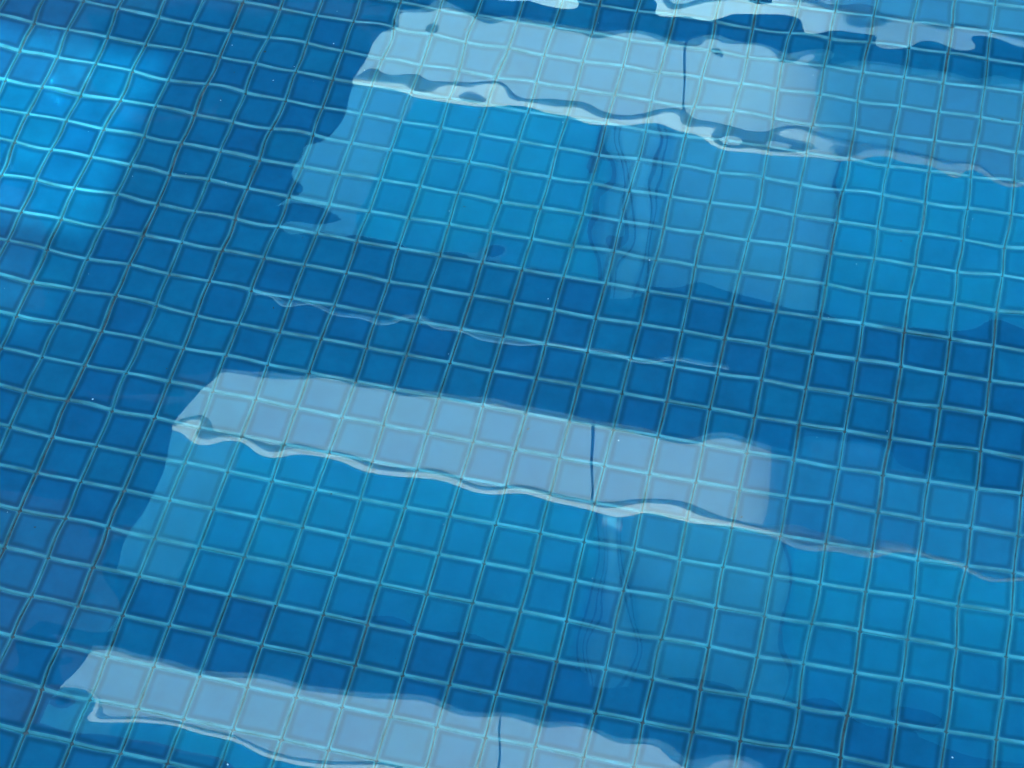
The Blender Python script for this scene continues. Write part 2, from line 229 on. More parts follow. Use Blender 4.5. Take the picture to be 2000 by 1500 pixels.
"57 0 -59 19 -71 -19 -10 41 -20 8 -9 -18 -2 -65 20 -15 46 31 95 -53 10 -37 -161 41 63 -113 75 -35 1 45 15 -116 104 106 -82 -86 -187 -14 -117 107 -189 30 61 5 -12 30 107 -48 7 -158 -59 -36 9 -13 38 43 -22 -33 -124 -13 -53 -23 -25 -31 -74 32 -33 4 9 -20 -11 -11 55 -19 42 32 33 -13 52 -10 12 -17 -8 0 14 17 -17 -26 29 4 44 -34 18 45 20 -14 -1 -13 -68 4 23 -35 7 17 34 78 -71 15 55 -47 -28 32 113 -84 -174 -75 -91 -5 43 8 -71 -10 -32 -24 -70 258 42 -70 -52 -76 -134 -91 31 -44 31 -87 -81 -150 22 20 9 11 65 17 -14 -121 -85 63 39 59 20 -11 -34 -19 38 23 -15 -15 27 14 -42 81 -8 12 41 43 -11 19 -32 -12 "
"-66 20 -19 -14 -6 -13 -27 10 11 35 4 27 -15 14 8 -16 0 -1 -2 24 -23 -27 23 -42 -42 61 -96 -33 17 -39 65 -71 53 56 78 -17 -5 -18 28 -64 -10 43 -48 -33 6 -115 144 -44 -70 -8 -88 -42 44 -110 109 -107 195 -133 131 -44 -39 -111 53 109 74 168 -4 -29 31 3 108 29 -39 -33 75 5 2 49 -15 -6 -36 -70 25 -42 -26 -24 20 5 -4 -50 -11 -42 18 -3 6 51 27 -8 22 -3 1 50 -49 20 20 14 19 -43 -18 48 -13 -11 -12 -1 -58 -82 -38 2 -9 5 -7 55 -122 0 -15 -82 -26 14 -12 -125 57 37 -19 -107 -4 82 -18 -52 78 -83 -51 -61 21 -5 101 -18 75 -27 92 -72 -170 61 -80 -3 -93 85 -133 129 -138 8 183 -23 18 63 53 -24 3 -37 59 -7 28 4 "
"-29 -5 -42 -5 0 -46 51 6 -60 57 -47 24 9 -1 2 -13 8 42 -49 -7 24 -41 -13 27 14 36 3 15 9 9 32 20 -6 10 41 13 -16 -23 2 -21 -3 -30 -45 63 7 25 55 43 110 52 50 -52 -133 -26 47 65 -48 92 19 -18 -92 -28 -16 32 31 -90 84 -7 103 49 104 -92 30 -176 85 146 -151 125 -96 54 -60 -27 140 23 -89 -5 -83 53 40 -22 24 -40 -24 31 38 90 -30 13 8 -2 -29 -54 5 16 8 6 49 -6 17 -20 18 23 1 11 -8 -34 -17 49 15 15 19 10 37 31 -28 8 -12 -14 15 15 -5 73 -20 -7 -8 -19 9 -2 80 16 27 -14 -44 -52 7 30 -14 100 60 15 16 47 11 53 -32 24 185 -20 -32 -24 -86 76 -56 118 52 186 -41 29 64 50 -18 25 82 64 -4 67 60 33 4 81 58 -47 1 "
"-44 -39 19 -18 -57 1 -4 32 -26 16 -10 -31 -39 -7 40 20 24 -46 -15 -12 -21 -21 -10 7 19 14 -16 -45 -2 24 20 -2 17 10 34 10 -16 40 -35 -34 -48 17 -5 -10 -12 69 -45 2 33 65 23 -74 -61 55 28 -1 13 -11 -11 49 15 56 -32 -87 -93 -5 -68 80 27 105 -125 10 -32 67 21 80 -100 -61 -91 6 -52 45 -58 3 49 -24 -62 6 -45 -14 24 71 -78 17 -14 -12 18 -22 21 -2 -5 -3 2 -3 23 12 -10 4 -21 -30 -10 -10 -16 -5 4 12 -33 30 11 -14 30 11 -20 50 -26 9 15 -38 2 18 83 -53 32 -4 16 -46 8 7 26 49 20 66 -16 -68 32 -18 -1 -23 -16 62 150 -61 44 -22 98 -2 -3 21 -18 -46 30 -36 17 47 30 -23 111 -77 24 -2 11 1 53 -111 17 -45 11 -38 "
"-88 -38 47 -30 -21 -8 -54 -31 31 -5 27 -7 -2 -15 13 59 -4 17 -26 -7 24 -18 -26 1 -5 45 -50 7 5 -11 -24 25 10 9 -58 34 30 4 -64 28 10 32 -4 -12 -6 32 78 -86 -62 100 -22 -67 2 -4 3 -27 -34 7 -8 -15 -45 9 63 41 -31 30 44 39 49 80 76 -3 10 0 37 29 -113 -74 3 45 46 -65 38 -18 28 5 -31 -25 -83 -35 -72 13 4 42 -7 -4 3 -18 35 -2 -35 20 -19 8 11 47 1 -30 -28 -15 -21 -16 -3 20 -17 -5 -26 5 -18 -14 47 0 24 -11 -41 15 -4 -27 17 42 21 -27 -64 -47 32 41 11 -29 -52 11 -4 -44 22 13 39 -87 -81 -22 22 -28 -27 -11 3 45 -44 -32 -22 16 -93 -20 -47 82 8 37 41 -48 -39 -52 70 37 14 9 51 -60 38 13 13 34 -18 -2 -25 "
"-26 28 -51 -25 79 -11 -33 6 20 13 5 -3 12 52 -4 20 -31 18 5 16 5 -25 -8 12 -18 -40 -13 -20 -6 -47 18 -17 -21 -36 -10 11 -84 0 -91 5 27 -32 20 -49 77 68 31 -62 -42 42 7 -29 16 -50 27 20 -1 -33 54 -58 50 57 32 60 -6 -123 55 -23 19 -47 -31 -16 -4 75 -10 -68 82 -48 91 -18 -19 42 37 -35 45 -2 40 -19 -28 4 22 65 34 20 -5 -5 -23 -3 -21 -54 -2 1 64 13 -7 9 -29 -13 -51 31 27 -38 0 26 11 34 -60 6 -14 41 -32 -43 36 -10 9 20 60 44 44 27 -35 -24 15 73 68 111 5 23 16 42 -25 -42 26 -19 10 -58 22 -16 47 -113 16 43 -38 4 -24 -76 -4 12 -10 -11 -24 -14 -23 0 42 -18 15 17 -51 -34 -11 11 2 19 8 -39 -52 -6 -13 -13 "
"3 -25 42 18 19 -24 -7 -20 -13 -25 6 21 -11 -5 53 -20 -67 -37 14 23 -15 6 -31 20 -22 0 -48 18 -11 -74 34 -42 21 12 66 28 -5 -44 -8 40 42 27 19 -84 38 1 48 -33 26 39 -73 39 -12 -29 85 6 8 -59 -24 41 -14 -24 -48 -35 20 23 6 12 -16 24 -11 -10 57 2 22 1 -19 -27 -1 21 36 26 28 -6 -14 -4 8 -2 17 -44 -26 -35 -61 -31 29 3 -6 43 51 -24 45 9 23 -5 -51 -27 1 13 2 -32 61 58 22 54 -14 -19 31 -24 -47 114 -20 -65 33 95 -16 43 5 -37 -16 -19 92 -64 65 -30 -6 17 20 26 -58 -8 -14 79 -13 7 -34 -7 -37 19 9 -2 -17 7 13 -24 -30 7 -26 -3 22 -22 11 -9 53 7 -4 5 -31 2 38 -42 28 -51 -11 -70 81 -18 28 -34 46 -91 19 67 -4 "
"2 4 -5 -6 30 9 20 -25 36 -21 57 44 -3 -119 19 79 -80 -71 -26 18 -27 -39 45 6 17 1 -21 47 31 24 -70 -22 26 -23 23 15 -8 49 -23 5 -16 46 -16 -10 16 -3 -12 -31 18 1 37 15 18 -34 14 -20 11 5 44 -30 29 -14 -10 -38 -13 -22 19 -4 11 -7 -2 -52 11 -39 -21 3 19 -81 -53 -1 6 22 37 24 44 13 -79 -24 15 -21 2 26 -15 8 27 5 7 -23 -22 17 -11 19 -19 67 -27 0 9 -40 7 48 27 16 16 5 14 8 -16 7 7 27 -1 -45 32 45 37 -19 -5 -2 -29 34 -26 20 53 -63 -2 -6 -45 -28 10 16 -34 20 77 13 31 -29 -13 16 -2 37 88 29 12 63 -72 -14 -13 -52 37 15 32 50 58 -35 18 43 -45 13 15 27 39 30 -9 -3 -25 10 -14 21 9 36 -20 -21 34 2 33 4 28 "
"36 10 26 -21 1 -13 -5 0 14 23 -21 -16 -14 31 -9 17 -28 33 32 -31 22 -56 19 16 -12 40 -74 -56 -50 5 -30 23 -27 56 -43 -34 -41 70 -68 -30 59 43 -71 25 29 36 -38 40 3 27 56 -10 -58 27 38 42 -14 86 -41 33 -15 -6 9 37 -24 -10 -48 21 -16 13 -27 -1 8 11 7 4 4 -30 3 20 12 -33 -54 -56 -15 31 3 1 19 1 1 15 -4 -60 -9 27 12 -23 -18 -10 40 -16 -39 -83 -38 -46 -85 52 10 -65 29 26 -41 25 -31 -65 -35 -22 7 -33 -20 -63 44 -36 33 -18 -44 1 -19 -9 0 51 -21 6 31 -21 -11 -28 9 -2 22 2 13 23 -26 2 -10 20 -4 -5 -40 -26 -1 -34 29 -36 -19 -18 -35 9 1 8 -49 27 -78 11 -47 43 -4 -18 42 -5 21 12 12 -13 -9 4 17 3 51 -11 "
"-72 40 -33 33 6 -31 41 -32 6 45 27 25 6 -35 22 1 -7 -4 -1 -6 3 24 -1 -11 -38 -37 -28 40 -16 -9 10 -23 -37 -37 -21 25 -18 16 43 -10 1 -17 -16 35 -9 26 33 20 -11 11 10 -46 8 33 -65 84 -33 -27 2 -59 -7 -77 2 -23 9 38 12 36 10 -8 22 -9 -23 47 -1 27 5 11 -13 -23 -6 -19 -10 25 18 -10 -16 -23 -1 7 19 -66 0 10 6 31 -37 5 -2 -4 -4 36 -19 -9 -25 -43 15 -10 -33 -48 16 41 23 20 -47 -2 0 18 13 -17 52 46 -22 -6 35 -5 26 47 -25 8 -13 10 10 42 16 -8 26 -1 -16 51 -24 -9 -11 -8 -52 6 1 -26 -7 -21 -39 6 71 7 13 -34 7 -51 27 -10 12 -26 -2 -45 2 -24 -39 -28 8 -11 17 37 -42 47 -18 -25 -4 -24 -27 -12 -4 15 14 -41 "
"-18 51 23 21 21 -58 -9 12 19 12 -33 14 -45 1 27 54 -6 40 0 -39 -48 12 13 33 13 10 -46 25 -5 6 -84 49 11 -25 24 -16 39 3 21 24 -34 -24 -39 -49 46 -15 -10 14 -74 17 3 2 3 0 58 -27 23 -30 -11 4 -10 14 -21 -7 26 27 0 -43 37 7 13 7 64 -13 18 -42 -28 -8 -10 15 -30 53 -31 -16 1 -23 19 -23 44 8 21 -13 2 -64 -8 -7 -8 4 -42 -32 -37 14 11 -20 -15 12 -10 8 -53 28 14 2 36 -12 -3 30 -27 39 -39 7 15 12 5 50 -46 -4 35 3 -46 11 50 -55 18 -17 -31 -16 3 -42 5 -32 -1 10 -2 0 -34 -45 19 7 38 -22 4 0 4 -10 25 5 0 8 -45 28 -2 112 5 4 -14 5 -28 -20 2 -24 25 37 -23 -11 -23 -56 52 -35 31 -15 -15 14 -38 3 38 0 29 -37 "
"44 23 -10 -31 8 34 -26 15 -8 57 -5 22 -39 43 7 -30 25 -71 25 -44 -25 -42 12 0 0 11 -29 20 -64 -12 -17 36 10 -7 -19 -19 13 -18 -17 -24 -31 3 -5116 -751 -358 -245 -615 -86 254 -781 -72 -78 194 -161 -13 -19 -13 -31 36 56 -74 113 17 -79 10 -119 -77 55 -117 65 15 8 -1 51 33 8 -28 -12 71 48 -45 9 -83 63 -26 79 -80 66 -20 8 -33 -5 22 9 -71 -16 16 22 25 23 10 18 35 -49 9 47 50 -45 -40 46 -36 -19 85 78 -53 95 36 73 20 -24 -1 -60 -36 144 28 -88 -23 -53 58 -34 7 1 -18 147 -127 18 -122 195 -346 -395 25 497 -409 -135 2226 -4899 1477 -7388 -770 -682 -65 294 424 -378 15 -145 -200 67 -41 -88 -86 15 168 -69 "
"66 96 -38 71 26 59 30 -6 -18 -258 -88 -8 36 -31 56 79 -29 68 73 9 3 8 8 -2 2 -20 20 36 45 -7 -12 -5 32 -21 51 -15 -9 44 5 -8 -2 30 4 29 -15 18 51 -14 -95 -31 -32 -23 5 72 6 -4 27 63 -14 55 57 34 -120 -7 -27 17 48 9 -14 65 -20 65 -26 124 -271 238 -190 37 -525 685 -558 537 -105 -762 699 -415 -3934 -5318 71 49 -779 -29 279 -272 -69 23 -30 18 -349 -105 198 -139 64 9 21 43 -130 -106 66 13 -56 -109 -45 81 2 127 -41 -109 29 4 -40 81 -4 57 -27 -7 2 5 21 15 36 4 4 9 12 5 -6 18 -43 12 1 -17 -42 62 -52 40 19 15 -37 6 12 5 42 35 -6 0 -16 -20 10 18 25 4 -13 23 -116 -52 -65 -51 35 -44 -11 28 -3 -79 13 -67 "
"108 -36 -63 104 -102 36 124 238 173 262 -217 -62 1391 2123 -3390 -2995 14278 -17566 13696 1268 -3698 769 930 375 924 -391 351 59 -73 -220 -113 379 -127 114 -211 162 -57 45 -46 -51 22 28 22 -120 -18 -112 98 -36 -3 132 85 -43 -56 107 -7 44 82 -41 13 -2 -34 -41 19 -14 26 -35 8 -58 69 -64 -50 60 -14 3 12 12 -20 -9 4 -15 45 21 12 52 24 -33 -2 7 -30 52 -14 34 -46 7 7 -6 -14 -116 51 -26 -261 -2 -9 -32 33 -78 55 52 56 171 -163 119 17 -194 288 -343 -11 -384 -743 269 -207 -1389 544 350 -1753 -1084 3255 -1623 -939 -633 1372 1072 -348 136 505 287 -73 -67 134 -174 222 -130 -87 -73 14 -158 125 75 45 15 50 "
"36 85 50 19 -46 -36 -45 -68 7 51 -58 97 49 -19 -4 -10 37 -15 -26 -9 -52 15 20 -8 51 7 2 5 1 -35 2 25 41 -1 11 -52 0 59 0 -9 -25 41 14 -19 0 103 -36 82 61 12 39 -8 -44 -28 -40 0 48 10 83 -280 -26 -36 -32 3 -13 56 -58 -44 -17 33 -252 186 -74 38 136 341 -740 96 -514 179 -226 -1222 1388 -313 -870 -1490 -711 1434 731 -918 122 -72 603 172 -256 61 77 -37 21 -114 120 44 78 -33 58 32 2 34 -10 -3 96 33 14 102 -8 38 -35 -32 25 -55 15 79 100 24 -28 68 -35 -14 74 -12 -20 27 14 -39 3 6 11 27 3 -15 -32 -11 -4 -44 21 -48 -4 -9 -30 -8 24 66 -82 -19 -17 -28 -35 10 -1 -114 -143 -57 56 -15 -114 46 13 48 -83 30 "
"39 26 1 27 -68 -18 18 -22 -34 47 127 126 -328 121 -61 -186 -139 307 -103 295 -662 131 -525 692 -320 -1502 538 281 -877 448 812 70 -563 -89 107 49 15 -21 175 -35 99 -39 -99 -82 -2 -26 10 74 25 -42 -81 51 36 6 -17 54 -98 44 -8 -18 -7 68 51 104 -79 -9 34 -27 -57 -26 46 36 -8 35 -45 21 14 -38 7 -2 15 -29 37 5 -8 -71 15 -27 21 -50 -62 6 26 -4 -53 50 -78 -25 -35 -25 49 -45 65 9 -104 -105 -14 -93 29 -56 15 43 -76 84 -178 74 51 -96 70 172 -173 -46 -337 329 -350 -149 17 -93 124 -1145 1033 -228 -882 1405 450 -450 -635 1010 274 308 -230 132 225 83 -106 -225 -63 91 -40 -17 -154 211 10 -79 -1 37 -49 17 "
"138 126 8 -125 -57 31 -22 34 118 2 -31 -8 4 -26 2 30 0 -22 -24 19 -8 31 20 -29 3 64 36 -26 29 25 -35 -9 28 -10 29 -17 -7 16 30 -14 38 -72 -14 38 84 2 7 -86 65 -16 -40 10 60 -23 -24 -7 -59 54 40 20 -34 64 15 68 -70 72 33 -146 26 144 -120 -197 211 -138 -253 -135 -87 433 -684 158 -112 -349 443 479 -208 -75 -295 358 455 -386 -318 339 63 240 -115 -3 -166 54 13 -124 -83 29 31 -72 47 -111 10 -3 -124 -120 -54 73 -60 -23 67 -16 -106 0 -8 32 -25 -27 60 25 23 61 -1 15 44 8 2 -8 66 22 -29 -8 3 20 -29 -30 -17 -32 28 -18 28 58 10 -21 -41 -15 -9 -66 -9 18 1 8 1 -52 -15 -86 5 70 27 50 -100 83 5 35 -4 -6 29 "
"-4 9 44 -51 34 -45 107 -152 20 -178 99 -381 294 58 -358 195 -457 -434 -14 -439 -635 152 109 -572 524 -7 279 -374 328 52 104 31 -15 96 41 -71 38 -24 20 -83 53 -26 19 8 2 -92 -46 151 78 74 46 45 120 -38 82 125 19 76 57 -45 48 -6 52 -21 37 41 -36 32 -16 16 -18 -21 -7 3 33 24 24 -2 41 41 -14 -2 31 -8 -17 -18 -6 -33 7 2 15 -9 50 -23 -30 -66 -92 -118 54 -66 48 21 37 111 120 138 169 41 0 -26 43 -158 48 67 -32 0 -10 -68 90 -147 -27 -274 -54 175 110 360 131 293 -22 -296 -186 -273 10 103 396 -229 265 -329 -10 -72 178 82 31 4 -100 0 -34 -16 17 24 -65 11 -45 -6 -75 -22 -31 -45 -84 -114 134 -16 37 109 0 "
"11 30 36 13 36 -24 23 23 -59 15 -41 7 -53 16 -12 -19 -1 -45 9 -53 2 -11 12 -27 18 62 3 -38 -14 -1 -37 2 -22 26 48 -31 -34 32 45 49 -1 -87 -34 79 144 -19 -89 25 -50 -174 -2 -13 60 1 46 25 -23 -5 -29 -59 214 -31 26 8 5 -181 165 22 -72 153 82 87 68 193 -94 -379 -8 -75 184 -240 225 86 33 -114 268 -129 83 -201 194 -130 65 -20 51 60 -120 107 -7 7 45 40 115 -40 -43 -59 28 99 9 21 51 -10 4 17 -62 37 15 -8 -25 -5 50 -21 -26 24 -58 -52 9 -24 -14 -7 9 -14 -18 19 -6 19 57 -2 -91 -31 -5 -5 -30 30 29 -33 26 -20 -55 56 -29 -69 -72 24 -38 35 -49 139 119 -109 -30 107 -15 -92 50 76 -30 -56 124 -118 90 -140 165 "
"68 -52 27 -86 247 -97 159 -34 443 -149 124 -43 659 -410 229 149 -3 -70 5 -78 -18 -91 -56 158 -69 28 -1 61 -77 71 -66 62 135 56 129 -91 -81 49 42 17 2 99 23 34 20 -67 -20 -3 -2 5 -46 -7 3 -19 56 7 29 -18 13 22 13 -34 -15 14 2 -2 8 17 -10 -47 -5 -35 17 -15 54 11 -26 -13 -61 59 41 -11 56 -23 7 89 -13 82 12 -57 -144 -30 48 -24 1 40 -21 19 9 31 -17 88 -37 25 -42 50 -29 -96 -156 49 63 -123 38 -40 293 83 -423 133 -135 -107 101 141 -70 165 -177 183 8 -86 242 -142 -81 -9 16 -172 37 41 -93 32 137 145 -5 92 109 -74 176 -22 -68 -26 22 -89 1 71 -4 4 50 -21 30 -7 22 -24 26 -5 -23 -11 4 11 -35 -7 -30 9 17 5 "
"-28 30 -67 -50 -2 -57 -14 -41 19 -32 6 -16 -58 -22 -17 23 46 100 -2 -23 87 -64 -12 -25 90 -65 -53 92 -36 -16 -85 42 -80 20 -5 -61 39 22 -130 116 -39 11 -38 76 -265 93 -82 68 172 -63 -43 -131 -248 -136 82 -431 135 -161 -9 -103 109 70 -2 -86 82 74 -122 -91 75 -56 7 -19 -19 -12 79 66 19 169 -50 54 -19 24 -10 -51 -26 -59 -2 -104 46 -86 86 60 29 -2 -26 40 8 5 -9 5 12 -23 -40 -5 -4 24 -36 27 -2 21 -51 2 20 -55 -23 5 -29 -21 25 -27 12 -14 1 28 32 -106 7 26 -76 73 -61 48 11 76 26 -131 -11 2 62 -1 -26 5 71 -74 16 -123 64 107 -182 11 24 -50 -145 95 -277 107 -142 153 334 -112 -77 460 -411 191 -137 220 "
"-131 -16 -53 65 0 24 -44 49 -82 -73 34 -13 253 4 -78 47 -175 -42 105 18 -85 -59 12 -19 1 5 -42 -57 3 -4 -52 -46 11 -34 15 3 19 -14 -21 -34 -41 9 79 -39 -26 14 5 -21 12 -51 -15 39 35 -8 -8 19 35 -1 -12 16 16 -17 -61 4 38 40 -10 -42 11 -126 -26 -85 8 53 -98 -39 -10 26 -12 -4 51 -21 -1 3 150 28 17 151 -55 -66 37 -12 123 -68 -73 -82 176 -91 71 44 166 -295 192 -109 -11 54 -27 -95 42 -80 85 -30 -5 -31 -11 25 -69 -99 38 -37 8 -17 58 -123 -3 30 33 82 -51 69 0 33 -19 68 32 -12 2 3 -21 56 9 -40 11 -5 -26 0 7 13 9 37 7 -20 46 -5 -34 -12 6 21 3 17 -14 -38 1 -14 19 57 -20 -52 -12 53 -87 62 85 -24 37 -132 "
"-20 -134 28 -62 28 25 18 15 -33 -36 -54 112 6 -40 -7 41 52 -64 -83 -48 105 -75 139 -169 -27 23 -124 231 -296 100 66 -86 -27 -67 -73 5 -40 -31 26 -6 76 -24 -67 19 29 48 -158 56 9 29 33 -51 -19 -11 -12 -95 -41 -32 38 83 50 58 -51 67 -31 23 -23 -23 22 29 14 65 56 -28 -10 8 -34 1 -11 33 28 -12 13 -4 7 13 5 9 -44 36 53 -3 -34 43 -39 -68 -68 49 28 44 66 -43 -85 -71 2 49 -101 -1 16 -201 -133 -50 25 -37 -88 21 -63 0 33 -17 68 -72 94 -20 168 -14 -67 104 68 -164 70 -119 48 11 -34 64 -6 -109 26 71 8 22 1 -47 -17 -41 -51 106 -72 91 -46 0 -92 26 -87 34 -60 24 11 48 14 20 -2 15 64 -50 -65 -27 -49 23 102 22 "
"43 29 20 -21 48 16 -4 16 -38 -1 0 12 -28 3 -9 -9 32 -13 12 -38 -47 16 -42 -23 2 -33 2 -3 -56 -34 34 86 -76 0 -45 98 -85 -97 28 -46 -31 -121 -64 -102 41 52 -25 -3 -23 42 -13 39 -89 61 3 20 -177 235 2 -83 38 146 -202 202 -179 137 -143 157 69 -132 28 36 -68 32 -57 91 -9 135 -75 -87 98 56 -160 66 28 -16 -44 89 -83 -21 -27 -13 -64 -22 -33 -15 -9 -23 12 73 37 -29 12 19 12 -43 10 39 2 -1 -22 -18 -7 36 -17 -6 -3 -31 25 -5 -23 -41 31 28 -10 0 -21 18 -26 -40 -9 41 -32 15 60 -53 1 -15 37 60 -125 -37 -25 97 15 -11 149 -92 41 -98 88 36 -48 5 -59 54 31 -173 11 50 70 -100 -106 242 -24 12 -37 -8 -53 25 43 "
"-40 121 -170 71 -99 34 -11 -23 38 35 76 32 -110 8 90 -24 -16 -10 9 37 -84 16 42 45 20 74 -46 -6 37 -41 -28 -18 -47 -18 -23 8 -19 -15 0 -23 37 -16 -3 -12 -9 -8 -9 -11 -4 48 -14 2 -12 74 42 30 9 -13 -20 20 -10 -28 -30 12 5 -80 -8 51 -7 -36 -20 -6 -85 -37 -48 147 -22 -85 -11 54 12 11 -74 -54 32 55 33 -139 47 -60 119 -88 19 -10 11 11 209 -123 160 -44 -141 132 -188 118 -131 26 21 -24 -6 41 95 26 22 -17 24 14 -46 76 90 64 -22 -92 -36 37 11 -9 5 39 -14 42 13 -30 10 -32 -21 -61 -35 -3 1 -5 -19 -4 -24 -16 -47 8 -6 -12 -13 30 22 1 2 55 15 25 -62 30 8 -67 21 38 72 6 31 -53 -5 -21 15 -11 17 -8 70 140 126 "
"-82 -22 -137 -58 14 -111 -22 -94 24 19 -28 58 -42 48 69 -79 -2 12 -20 119 -112 83 -86 116 -53 -3 -67 -29 93 -170 114 -48 -45 -6 -105 -60 -52 -236 -45 8 22 -14 97 80 63 75 23 -48 50 40 -1 -4 -71 44 -21 -24 -3 19 3 12 36 -58 4 3 26 32 -36 -19 27 24 22 3 -8 -37 25 -31 29 14 34 -95 20 -20 -16 -15 -26 62 -5 0 -4 -19 35 -33 38 48 -111 67 12 37 9 79 60 -17 12 -38 12 -103 -39 -55 -29 -52 -9 -41 96 57 -81 4 10 -164 184 -176 18 72 -108 189 -37 -106 157 -119 -19 -11 -2 57 -22 -33 -110 25 66 -59 -106 41 -125 -7 66 -19 -8 -55 -49 -29 14 37 47 -18 -26 -6 -35 -32 -13 -40 -27 5 -58 -6 -39 7 -36 32 -19 -1 -15 "
"-13 -38 24 0 5 17 -17 11 0 -15 -5 -20 8 -51 51 15 27 -33 20 -43 -49 -37 -14 17 -70 -28 23 17 -70 47 -77 52 91 -173 64 -14 -13 -24 -57 -120 -53 143 -118 9 3 -57 12 51 -80 1 -134 26 81 -72 -106 164 -100 71 21 6 28 -30 61 -12 109 37 -29 70 -63 -35 -105 -117 63 -44 5 -80 65 21 7 -13 44 37 -7 -43 -8 22 24 2 -20 27 13 -54 -33 32 -20 11 34 -4 8 -12 -11 5 -37 -55 24 13 11 3 11 8 7 -7 4 -31 22 70 4 67 -18 1 28 7 -74 -10 -16 -71 -73 42 -29 -96 -55 -4 -13 -62 70 77 -40 -148 -7 -40 65 -209 125 -47 45 -75 -10 5 70 -65 43 -163 168 -121 -19 -110 72 -73 -79 22 -125 38 -60 9 -178 9 36 60 18 12 -35 -66 40 31 "
"36 11 9 -2 20 -38 45 -51 -38 34 -14 -99 20 -65 33 20 28 -28 -36 5 -15 -7 7 36 8 -43 -33 -10 -13 0 52 29 12 36 32 4 16 7 6 -10 -53 -3 7 -11 -8 79 37 -61 52 -28 70 31 -30 78 -84 30 47 -53 30 -41 -28 -61 52 13 43 -34 255 -18 -28 -35 94 -25 97 -175 125 -81 69 -45 -28 2 -127 -22 11 -127 43 -27 -59 17 -12 33 -58 52 25 23 -64 -44 -24 23 23 18 42 -4 -21 -8 52 -57 7 -3 19 67 8 39 -20 -7 5 -3 -5 4 8 21 32 2 -41 31 11 4 -14 16 -24 28 -43 -10 -23 -27 0 -5 -26 35 -33 15 34 -48 -8 -75 -59 -5 64 40 -24 -32 86 -65 28 73 -39 -60 54 -61 -45 44 -72 -66 36 48 45 -97 105 -5 6 140 -50 -77 -15 -59 156 28 -78 16 -66 "
"106 -2 2 -26 47 9 -23 -17 37 -45 -28 23 -45 47 -60 -10 -47 44 -43 23 -4 -37 2 -21 8 -25 33 22 44 -4 1 -19 15 38 7 -10 -2 23 -11 -17 -57 -4 14 7 -42 -28 -20 29 28 -46 21 -25 35 -21 -29 15 -43 49 5 -57 -59 62 55 -15 19 76 -62 7 24 17 58 -122 122 72 -89 -2 -91 23 28 3 -56 3 -2 10 157 9 -28 25 -2 30 43 -62 -25 50 -64 105 17 -26 114 85 24 15 106 60 -29 -25 2 -28 -52 26 7 7 49 -26 19 -21 10 -12 24 -7 47 -21 -4 -24 -17 4 5 36 8 30 22 -5 -13 -18 -13 -6 -12 -7 -50 50 -42 -8 11 -50 26 40 -14 -44 -19 -46 22 36 -75 19 -22 80 -36 -58 -74 26 33 91 12 -31 -30 22 -60 6 50 -64 -31 59 116 -36 106 28 29 -103 62 "
"-180 94 -34 -111 -24 -173 5 -33 39 -82 23 44 -22 -58 33 34 -52 19 -15 75 -72 73 -3 -41 61 10 -34 78 -58 -23 -3 18 13 4 36 19 20 90 -5 -53 -24 -14 4 -14 0 10 -14 -17 -38 4 16 -6 -2 -8 -17 39 29 1 14 -36 33 33 -24 -65 -57 -65 68 -22 -17 -4 115 26 -1 -63 -47 -86 8 127 97 14 -37 0 101 -126 -93 70 78 93 7 101 -62 119 -2 137 -52 75 -74 -40 -39 135 72 -121 73 38 -24 -126 9 94 17 -116 -32 9 57 36 -50 60 -46 -22 -6 -2 -33 58 18 -31 55 -28 15 28 28 -48 22 27 43 -64 -4 -10 -2 7 -14 25 16 -29 -36 -5 6 20 1 24 -55 -75 -16 4 -4 -32 20 47 22 -42 -25 61 36 -15 78 57 -59 43 59 33 2 49 -72 16 -8 27 -22 -54 -21 "
"-2 -13 10 -32 -10 -84 7 -31 24 -91 64 2 -89 207 17 120 -8 -32 56 93 -14 118 -51 5 37 63 -33 19 28 35 7 42 58 22 -62 50 2 -55 36 -45 36 33 -1 20 16 16 -35 15 7 18 -4 18 2 4 38 5 20 16 5 -8 11 52 -7 13 22 -30 12 36 -14 -46 -14 -8 72 -5 9 -32 25 -55 7 -42 -32 92 -76 -5 -42 -33 46 -86 59 -50 -10 153 -162 -55 108 -34 -26 35 -86 12 124 -81 54 91 58 12 -6 3 -59 -23 -10 -97 -87 -57 48 11 17 -32 47 15 7 6 57 -12 -1 -58 3 4 59 -8 18 34 38 -25 38 -10 18 -26 8 -13 -63 23 6 -31 7 59 -3 4 24 12 -27 -8 -14 42 7 -33 15 -3 -12 -3 -21 -27 -1 -30 5 3 -39 -26 -33 19 4 -48 8 55 39 22 32 44 -26 19 113 101 53 -38 "
"31 162 -8 87 74 -1 131 23 -21 13 105 71 -52 101 -24 -4 -30 -6 -14 32 -15 -12 -24 5 -20 43 8 18 -35 8 -37 10 -3 -5 -39 -3 39 15 -21 23 29 -2 -3 -32 57 34 -5 17 11 -19 -2 1 34 -11 -16 -16 -56 13 -43 3 38 -2 9 9 7 21 -30 55 -13 -36 -36 31 -24 7 36 122 -50 42 -83 -27 23 19 -14 -2 -21 -12 -11 55 17 66 74 -116 -25 13 -38 49 27 18 13 28 20 -36 48 44 27 34 58 -71 14 -43 -70 2 40 0 -4 43 -14 47 56 25 35 6 10 5 16 6 -20 -11 9 -7 -5 -22 26 4 40 -1 -2 3 18 11 -18 -12 -41 16 21 9 26 23 -36 24 33 12 -31 -5 30 -41 14 -41 -38 8 40 42 76 34 -9 12 76 103 -69 -58 27 -25 -46 22 -41 -87 -44 36 28 59 -10 -10 -11 "
